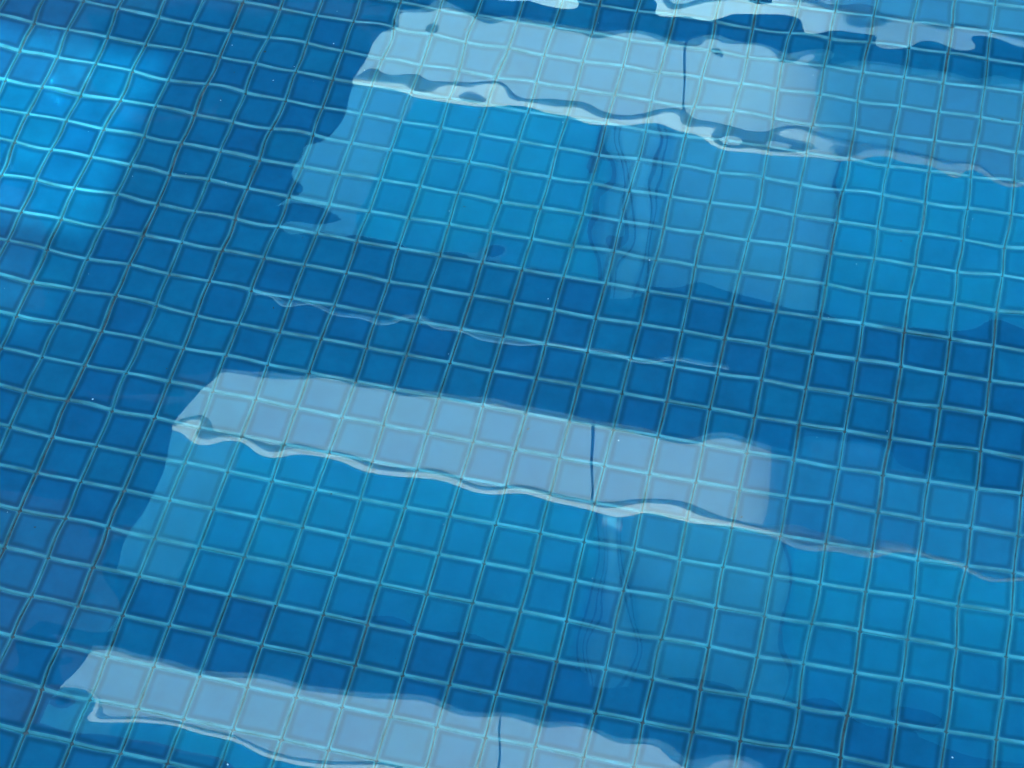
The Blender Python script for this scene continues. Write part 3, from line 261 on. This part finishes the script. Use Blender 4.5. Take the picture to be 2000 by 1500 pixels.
"-90 -18 51 10 127 -19 -101 69 39 -67 -41 -8 41 -56 2 -33 -43 -32 -9 5 -36 -74 68 -49 5 -20 -6 -24 -4 -5 25 -28 -12 5 16 -32 10 -15 6 8 19 -5 10 -13 -6 -50 -1 -24 -14 26 18 13 19 -42 -26 25 -10 -48 15 60 14 25 18 18 107 30 29 -20 20 9 -14 26 -37 -21 -6 16 -67 -63 29 18 -46 65 -32 11 75 -55 99 44 -9 -20 -10 42 -28 -43 81 -11 -2 42 -14 117 24 22 -40 -20 11 6 0 27 -56 -14 42 13 11 -13 -5 13 -38 -14 -7 9 -62 7 35 -57 42 3 -13 -37 23 12 8 8 -37 30 -28 27 -49 -41 -40 42 -63 -46 32 13 70 77 41 15 -78 -33 -14 -1 -67 -47 -22 29 50 -56 12 8 -21 -27 -74 21 87 -44 43 33 64 19 -70 -19 21 23 54 25 -15 -23 "
"-42 -51 -32 -26 8 -27 -48 30 10 -32 -2 24 -8 17 12 20 -1 6 14 0 15 -31 -10 -4 -12 -2 6 0 -1 8 30 37 -10 8 -15 -1 3 -34 -41 -75 6 32 -27 15 1 -18 -18 6 -25 -91 14 -16 -84 8 2 10 19 -26 -36 -44 4 99 56 -26 5 14 -5 -19 -23 62 34 -50 -63 -58 34 4 -4 -72 15 35 -29 -9 35 -21 -27 -9 -25 26 -1 -20 15 8 -34 -6 22 -20 -9 -30 -13 -35 -37 -4 -8 8 13 32 12 10 -16 -5 87 47 36 29 3 7 55 -13 -4 64 -53 -3 -58 -35 23 -41 14 -27 -14 -29 -36 -50 24 -43 11 0 -47 89 -20 -69 -9 -90 22 -72 -17 6 -38 92 -22 84 24 10 -57 63 -24 21 -3 -72 12 -39 -42 -26 62 47 10 -34 59 3 16 -3 -21 26 66 -15 -44 5 10 -18 27 17 -37 -52 "
"-2 -30 21 -47 -22 -10 -32 -19 34 29 -8 -20 50 24 14 14 53 46 5 40 -43 -14 -10 14 -29 39 -3 -31 -54 27 19 -17 6 -11 48 -85 -82 6 64 -47 -18 -24 -37 21 -83 -91 11 -5 -1 22 20 -60 1 29 -34 5 27 -16 -31 -17 -40 16 -43 25 -47 1 -20 -25 26 29 24 0 -5 2 19 5 -6 28 37 -10 30 -14 -30 -24 -18 2 16 -27 82 17 24 45 -94 -4 39 -64 11 -47 9 -6 -75 13 -29 -34 44 115 -1 52 -9 -53 19 83 -26 34 11 74 -55 11 43 -23 -28 -23 -25 0 -36 -19 -5 35 -8 -33 -12 63 8 7 13 71 18 -38 6 -10 -16 -22 -10 -51 15 11 -41 -52 12 -10 25 -5 -87 -15 -23 -11 -20 -46 14 55 34 -14 0 -1 -9 -2 -3 32 13 32 33 10 -46 -52 -33 0 16 14 9 -30 "
"-11 71 -12 -7 37 46 -30 -79 69 4 2 -12 -39 -1 -29 68 -63 52 -5 35 -27 7 35 -3 -37 -4 3 -28 -45 16 -33 27 -44 -24 -18 26 -7 -12 3 -11 14 13 2 -47 -36 -76 -26 17 12 29 9 -18 15 42 -18 9 8 -41 53 -36 -41 22 -3 1 -22 32 -40 60 -7 41 56 40 -36 13 3 55 15 22 23 -28 -35 -12 -26 -55 2 24 29 -3 -3 -40 13 15 -41 23 -22 -6 -24 -25 -13 3 17 -11 16 -9 37 -41 29 13 -10 -10 -5 -25 -34 -29 -6 -1 25 -77 -61 14 2 5 9 27 19 52 22 -5 -24 -36 -1 8 90 22 -51 1 -11 18 38 4 -55 31 -33 10 28 -16 -22 -65 18 16 52 -13 -11 51 -22 40 15 -1 -11 17 -18 -21 5 -23 7 4 -9 -1 -8 30 10 -9 -28 29 -13 17 -38 19 16 -1 -39 -31 -62 "
"7 43 29 2 38 -5 -11 -35 -27 -28 37 52 -23 9 22 -41 -47 -30 -29 -37 15 -12 -4 2 -11 21 -66 24 -4 -21 -49 30 -48 54 3 -4 15 8 25 -41 20 0 8 10 -14 6 -32 -24 26 -21 -20 -20 9 -18 48 -7 -27 22 23 -52 13 10 -22 13 -20 -17 -12 -26 -25 61 -24 -11 15 9 25 -1 13 -15 27 -23 0 44 -6 -31 -16 35 1 17 -24 4 -24 21 -19 -52 23 -23 -16 -15 39 -3 8 -6 -15 -34 1 28 8 -6 16 9 -33 -10 -24 -30 36 -53 16 -42 9 -15 -6 -58 -9 16 -41 4 23 -14 9 -52 31 11 67 16 34 16 -18 38 -35 -12 53 -33 61 -38 -14 11 -37 -20 -7 28 -34 -48 0 10 17 -18 7 14 -7 19 21 -8 6 -20 -11 17 -19 15 -12 23 -21 -21 9 34 -27 15 -21 -8 31 14 3 2 -40 "
"-18 41 25 34 27 21 -28 25 39 15 35 13 24 -2 11 28 -14 -41 20 1 10 31 -43 39 1 10 -15 -25 19 48 -32 18 13 5 -22 -20 -16 11 -4 36 -1 -5 -3 18 32 -12 32 15 16 33 -64 -26 15 -12 -21 39 22 -48 -7 25 39 -46 12 -24 -30 -10 -44 3 7 64 -25 42 -4 41 -48 8 11 -4 -29 49 28 -20 -8 17 -6 -4 9 27 2 65 26 24 17 70 36 -33 20 -4 -4 0 9 -8 16 -16 -14 24 -22 33 -67 32 -23 -38 32 -22 -22 -20 -37 1 47 -31 11 21 -31 10 7 18 16 -17 71 -44 19 27 0 15 -26 6 -3 2 19 -48 2 5 -39 46 16 1 1 -14 15 -10 -15 20 -22 12 -26 -2 -23 -19 25 -30 -13 -7 -6 -81 3 14 16 34 4 5 -8 -12 48 -1 31 -65 -4 -11 -2 -1 0 -23 66 -64 43 29 36 "
"-44 26 27 17 -42 2 -47 50 0 -27 54 -27 -2 34 -17 -16 13 41 25 29 -45 -23 67 12 21 3 22 11 -29 -26 -21 3 2 23 -33 24 -11 17 23 -20 26 -17 13 12 4 26 9 -43 30 -40 -3 -11 -41 28 -6 4 34 4 -56 1 -32 -32 22 20 -19 -14 13 -55 18 4 26 -57 ").split()])*1e-8
IJ = np.array([(i, j) for i in range(0, NM+1) for j in range(-NM, NM+1) if (i > 0 or j > 0) and 9 <= i*i+j*j <= NM*NM])
n_ = len(IJ); AMP = CC[:n_]-1j*CC[n_:]       # a cos + b sin = Re((a - ib) e^i.)
LAMBDA = PER/np.hypot(IJ[:, 0], IJ[:, 1])
def ripple_grid(xs, ys):
    near = np.clip(1-np.maximum(np.hypot(*(np.meshgrid(xs-.85, ys+1.5)))-1.3, 0)/.8, 0, 1)
    T = np.zeros((2, NM+1, 2*NM+1), complex)
    for s in (0, 1):
        m = (LAMBDA > .11) if s == 0 else (LAMBDA <= .11)
        T[s, IJ[m, 0], IJ[m, 1]+NM] = AMP[m]
    ex = np.exp(1j*2*math.pi/PER*np.outer(xs, np.arange(NM+1)))
    ey = np.exp(1j*2*math.pi/PER*np.outer(ys, np.arange(-NM, NM+1)))
    return (ey@T[0].T@ex.T).real + near*(ey@T[1].T@ex.T).real
def ripple_at(x, y):
    return float((AMP*np.exp(2j*math.pi/PER*(IJ[:, 0]*x+IJ[:, 1]*y))).real.sum())
e = .006
xs = np.r_[np.arange(PX0*TILE+e, -.3, .025), np.arange(-.3, 1.95, .006), np.arange(1.95, PX1*TILE-e, .025), PX1*TILE-e]
ys = np.r_[np.arange(PY0*TILE+e, -2.6, .025), np.arange(-2.6, -.4, .006), np.arange(-.4, PY1*TILE-e, .025), PY1*TILE-e]
X, Y = np.meshgrid(xs, ys); Z = ripple_grid(xs, ys)
ny, nx = X.shape; I = np.arange(nx*ny).reshape(ny, nx)
Fq = np.stack([I[:-1, :-1], I[:-1, 1:], I[1:, 1:], I[1:, :-1]], -1).reshape(-1, 4)
mw = bpy.data.materials.new('pool water'); mw.use_nodes = True; t = mw.node_tree; t.nodes.clear()
g = t.nodes.new('ShaderNodeBsdfGlass'); g.inputs['IOR'].default_value = 1.333; g.inputs['Roughness'].default_value = 0
oo = t.nodes.new('ShaderNodeOutputMaterial'); t.links.new(g.outputs[0], oo.inputs[0])
water = structure(link('water', np_mesh('water', np.c_[X.ravel(), Y.ravel(), Z.ravel()], Fq, True), [mw]))
water.cycles.is_caustics_caster = True

# ------------------------------------------------------------------ deck and ground round the pool
x0, x1, y0, y1 = PX0*TILE-.008, PX1*TILE+.008, PY0*TILE-.008, PY1*TILE+.008
M_DECK = plain('pale stone paving', (.72, .72, .70), .7, .3, .12, 2)
bxs = Boxes()
for a in ((-40, x0, -40, 60), (x1, 50, -40, 60), (x0, x1, -40, y0), (x0, x1, y1, 60)):
    bxs.box(a[0], a[1], a[2], a[3], -.4, .10)
structure(bxs.build('pool_deck', M_DECK))

# ------------------------------------------------------------------ the balconied building whose image lies on the water
FY = CAM.y + 9.5
M_WALL = plain('pale blue render', (.12, .70, .95), .8, .2, .05, 1.5)
M_WALL_LIFT = plain('pale blue render brightened for the upper recess', (.11, .75, .97), .8, .2, .04, 1.5)  # lighter copy of the wall colour, making up for the dim upper recess
M_PANEL = plain('pale parapet panel', (.20, .46, .475), .6, .3, .05, 2)
M_PANEL_SHADE = plain('shade tinted parapet panel', (.08, .40, .48), .6, .3, .05, 2)  # copy of the parapet panel with shade put into its colour
M_PANEL_DEEP_SHADE = plain('deep shade tinted parapet panel', (.01, .26, .42), .6, .3, .05, 2)  # same parapet panel again, deeper shade painted into the colour
M_CAP = plain('white coping', (.36, .68, .64), .5, .3, .04, 6)
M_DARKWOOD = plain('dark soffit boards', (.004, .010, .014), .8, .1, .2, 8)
M_FRAME = plain('dark door frame', (.03, .07, .10), .5, .3, .1, 8)
M_GLASS = plain('blue curtained glass', (.015, .59, .91), .5, .3, .08, 1.2)
M_GLASS_LIFT = plain('blue curtained glass brightened for the upper recess', (.015, .62, .95), .5, .3, .08, 1.2)  # glass colour lifted because little light reaches the upper recess
M_RAIL = plain('pale metal rail', (.10, .30, .36), .6, .1, .05, 9)
balconied = empty('apartment_building', (0, FY, .1))
tag(balconied, 'pale balconied apartment building mirrored upside down in the pool water', 'building')
def P(b, name, mat): # build in world coordinates under the empty
    o = b.build(name, mat, balconied); o.location = (0, -FY, -.1); return o
def rake(z): return -1.92 - .43*(z-6.16)      # the raked left end of the building
R_END = 9.0
LV = [(4.55, 5.215, 1.7), (5.595, 6.108, 1.7), (8.660, 9.417, 1.7), (12.223, 13.082, .8), (15.9, 16.7, .8)]
# main wall, set back behind the balconies
last_top = 4.9
for i in range(len(LV)-1):
    zb0, zt0, d = LV[i]; zb1, zt1, d1 = LV[i+1]
    dd = 1.5
    yw = FY+dd; k = (9.5+dd)/9.5
    def xk(x): return CAM.x+(x-CAM.x)*k      # wall positions further back
    def zk(z): return (z+CAM.z)*k-CAM.z    # heights further back, seen from the camera's mirror image
    def uz(z): return (z+CAM.z)/k-CAM.z
    lo = last_top+.02; hi = {1: zk(7.329), 2: zk(11.203)}.get(i, zb1); sz = {1: 9.2, 2: 13.235}.get(i, hi)   # top of the pale wall, underside of the slab
    b = Boxes(); b.slab([(xk(rake(uz(lo))), lo), (R_END, lo), (R_END, hi), (xk(rake(uz(hi))), hi)], yw, yw+.3); P(b, 'wall', M_WALL_LIFT if i >= 2 else M_WALL)
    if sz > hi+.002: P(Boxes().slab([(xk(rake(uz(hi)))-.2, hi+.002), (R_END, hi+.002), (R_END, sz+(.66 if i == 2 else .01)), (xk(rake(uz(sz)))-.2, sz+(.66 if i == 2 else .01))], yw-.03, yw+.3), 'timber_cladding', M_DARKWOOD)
    # windows
    for (a, c) in ((-1.55-.45*(i-1), -.42), (.92, 2.9), (3.3, 5.2)):
        zl, zh = lo+.3, hi-.02
        ra = (lambda z: xk(rake(uz(z))+.42)) if a < 0 else (lambda z: xk(a))
        wdw = P(Boxes().slab([(ra(zl), zl), (xk(c), zl), (xk(c), zh), (ra(zh), zh)], yw-.012, yw-.002), 'window', M_GLASS_LIFT if i >= 2 else M_GLASS)
        for q in ((xk(c),) if a < 0 else (xk(a), xk(c))): Boxes().box(q-.012, q+.012, yw-.04, yw-.0125, lo+.3, hi-.05).build('window_frame', M_FRAME, wdw)
    pl = Boxes().box(xk(-.335), xk(-.135), yw-.10, yw-.003, lo, hi-.002); P(pl, 'pillar', M_WALL)
    for q in (-.33, -.29, -.123, -.157): P(Boxes().box(xk(q)-.006, xk(q)+.006, yw-.115, yw-.1005, lo, hi-.002), 'door_frame', M_FRAME)
    # slab over the balcony with its dark soffit
    st = max(sz+.1, zb1+.1); up = .65 if i == 2 else 0      # the second storey's ceiling rises towards the wall
    bm = bmesh.new()
    def sheet(dz0, dz1, ya, xa):
        pr = [(xa, ya, sz+dz0), (R_END, ya, sz+dz0), (R_END, yw-.031, sz+up+dz0), (xa, yw-.031, sz+up+dz0)]
        top = [(x, y, z+dz1) for x, y, z in pr]
        a = [bm.verts.new(v) for v in pr]; c = [bm.verts.new(v) for v in top]
        bm.faces.new(a[::-1]); bm.faces.new(c)
        for q in range(4): bm.faces.new((a[q], a[(q+1) % 4], c[(q+1) % 4], c[q]))
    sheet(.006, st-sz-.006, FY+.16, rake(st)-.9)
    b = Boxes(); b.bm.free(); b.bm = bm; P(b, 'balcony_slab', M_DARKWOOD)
    bm = bmesh.new(); sheet(st-sz+.003, .017, FY+.17, rake(st)+.15)
    b = Boxes(); b.bm.free(); b.bm = bm; P(b, 'balcony_floor_reflector', M_DECK)  # pale sheet added on the slab to bounce sunlight onto the wall
    last_top = st+up
for i, (zb_, zt_, d) in enumerate(LV):
    joint = {1: .027, 2: -.491, 3: -1.169}.get(i, .6)
    jw = .011
    xl = rake(zb_)-.03; xl2 = rake(zt_)-.03
    P(Boxes().slab([(xl, zb_), (joint-jw, zb_), (joint-jw, zt_), (xl2, zt_)], FY, FY+.05), 'parapet', M_PANEL)
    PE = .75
    P(Boxes().slab([(joint+jw, zb_), (PE-.001, zb_), (PE-.001, zt_), (joint+jw, zt_)], FY, FY+.05), 'parapet', M_PANEL)
    P(Boxes().slab([(PE, zb_), (R_END, zb_), (R_END, zt_), (PE, zt_)], FY, FY+.05), 'parapet', M_PANEL_SHADE if i < 2 else M_PANEL_DEEP_SHADE)
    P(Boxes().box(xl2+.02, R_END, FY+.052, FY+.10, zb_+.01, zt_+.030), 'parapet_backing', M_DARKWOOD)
    c = Boxes(); c.box(xl2-.02, R_END, FY-.004, FY+.14, zt_+.032, zt_+.088, .004); P(c, 'coping', M_CAP)
b = Boxes(); b.bar((-2.73, FY+.10, 8.103), (.35, FY+.10, 8.103), .015)
bk = P(b, 'curtain_rail', M_RAIL)
for x in (-2.2, -.9, .3): P(Boxes().bar((x, FY+.11, 8.103), (x, FY+1.46, 8.75), .004, 6), 'rail_arm', M_DARKWOOD)
# lower storeys and the roof block
b = Boxes(); b.slab([(-.6, .1), (R_END, .1), (R_END, 4.5), (rake(4.5), 4.5)], FY+.8, FY+1.1); P(b, 'wall', M_WALL)

# ------------------------------------------------------------------ unseen sun blockers added for their shade: a flat roof and a far tower
TAN = math.tan(SUN_EL)
RZ = 5.0                                     # height of the roof
RY = 6.5*0 - RZ/TAN                          # how far a shadow edge lies behind what casts it at water level
REFR = DEPTH*math.tan(math.asin(math.cos(SUN_EL)/1.333))
def roof_y(fy): return fy-REFR-RZ/TAN        # where on the roof the light of a floor point passes
M_BLOCK = plain('grey concrete', (.30, .31, .31), .8, .2, .1, 1)
O1B = (-3.2, -.09, roof_y(-.86), roof_y(-.63))
O1 = (-3.2, -.09, roof_y(-.62), roof_y(-.10))   # opening that lets sun through to the far left of the floor
O2 = (1.38, 3.2, roof_y(-1.6), roof_y(-.25))
pav = empty('shade_roof_blocker', (0, -8, .1))  # added out of view so its shadow covers the pool floor
tag(pav, 'unseen added pavilion with a flat roof behind the photographer', 'sunblocker')
Y0, Y1 = roof_y(-2.3), roof_y(1.5)
b = Boxes()
b.box(-5, O1[0], Y0, Y1, RZ, RZ+.12); b.box(O1[0], O1[1], Y0, O1B[2], RZ, RZ+.12); b.box(O1[0], O1[1], O1B[3], O1[2], RZ, RZ+.12); b.box(O1[0], O1[1], O1[3], Y1, RZ, RZ+.12)
b.box(O1[1], O2[0], Y0, Y1, RZ, RZ+.12); b.box(O2[0], O2[1], Y0, O2[2], RZ, RZ+.12); b.box(O2[0], O2[1], O2[3], Y1, RZ, RZ+.12)
b.box(O2[1], 5, Y0, Y1, RZ, RZ+.12)
bmesh.ops.remove_doubles(b.bm, verts=b.bm.verts, dist=1e-4)
o = b.build('roof', M_BLOCK, pav); o.location = (0, 8, -.1)
for x in (-4.7, 4.5):
    for y in (Y0+.2, Y1-.4):
        o = Boxes().box(x, x+.2, y, y+.2, .1, RZ-.001).build('column', M_BLOCK, pav); o.location = (0, 8, -.1)
TY = -30.0
tower = empty('shade_tower_blocker', (8, TY, .1))  # added so its edge throws the shadow on the balconies' right part
tag(tower, 'unseen slim tower added to shade the balconies, far behind the pavilion', 'building')
b = Boxes().box(.66, 9, TY-8, TY, .1, 90)
o = b.build('wall', M_BLOCK, tower); o.location = (-8, -TY, -.1)
side = empty('dark_sky_blocker', (-12, FY+2, .1))  # added dark block that keeps bright sky out of the water's left side
tag(side, 'dark wall added left of the balconies to block the bright sky', 'building')
b = Boxes().slab([(-30, .1), (rake(.1)+6, .1), (rake(24)+6, 24), (-30, 24)], FY+2.8, FY+8)
o = b.build('wall', M_DARKWOOD, side); o.location = (12, -(FY+2), -.1)

def sun_filter_mat(name, part):  # added part-transparent sheet that dims the sun into soft floor patches
    m = bpy.data.materials.new(name); m.use_nodes = True; t = m.node_tree; t.nodes.clear()
    a = t.nodes.new('ShaderNodeBsdfDiffuse'); a.inputs[0].default_value = (.25, .3, .32, 1)
    c = t.nodes.new('ShaderNodeBsdfTransparent'); c.inputs[0].default_value = (.55, .90, 1, 1); mx = t.nodes.new('ShaderNodeMixShader'); mx.inputs[0].default_value = part
    o = t.nodes.new('ShaderNodeOutputMaterial')
    t.links.new(a.outputs[0], mx.inputs[1]); t.links.new(c.outputs[0], mx.inputs[2]); t.links.new(mx.outputs[0], o.inputs[0])
    return m
for (q, part, lab) in ((O1B, .30, 'added narrow strip of grey sun filter cloth stretched across the slot beside the long roof opening'), (O1, .58, 'added loosely woven grey sun filter cloth stretched across the long roof opening'), (O2, .72, 'added densely woven grey sun filter cloth stretched across the short roof opening')):
    o = Boxes().box(q[0], q[1], q[2], q[3], RZ+.05, RZ+.052).build('sun_filter_cloth', sun_filter_mat('sun filter cloth', part))
    tag(o, lab, 'sun filter')

# ------------------------------------------------------------------ dust and grit on the water and the floor
rng = random.Random(4)
M_DUST = plain('pale dust', (.16, .28, .32), .8, .1, .1, 50)
M_GRIT = plain('dark grit', (.02, .03, .03), .9, .1, .1, 50)
def specks(name, n, mat, zfun, rmin, rmax, xr, yr):
    bm = bmesh.new()
    for i in range(n):
        x = rng.uniform(*xr); y = rng.uniform(*yr); r = rmin+(rmax-rmin)*rng.random()**3
        m = Matrix.Translation((x, y, zfun(x, y))) @ Matrix.Rotation(rng.uniform(0, 6.28), 4, 'Z') @ Matrix.Diagonal((r*rng.uniform(.8, 2.0), r, r*.4, 1))
        bmesh.ops.create_icosphere(bm, subdivisions=1, radius=1, matrix=m)
    me = bpy.data.meshes.new(name); bm.to_mesh(me); bm.free()
    o = link(name, me, [mat]); o['kind'] = 'stuff'; return o
specks('floating_dust', 130, M_DUST, lambda x, y: ripple_at(x, y)+.0002, 0.0003, .0010, (-.1, 1.8), (-2.3, -.6))
specks('grit', 130, M_GRIT, lambda x, y: -DEPTH+.0006, .0005, .0024, (-.7, 2.1), (-1.9, .6))
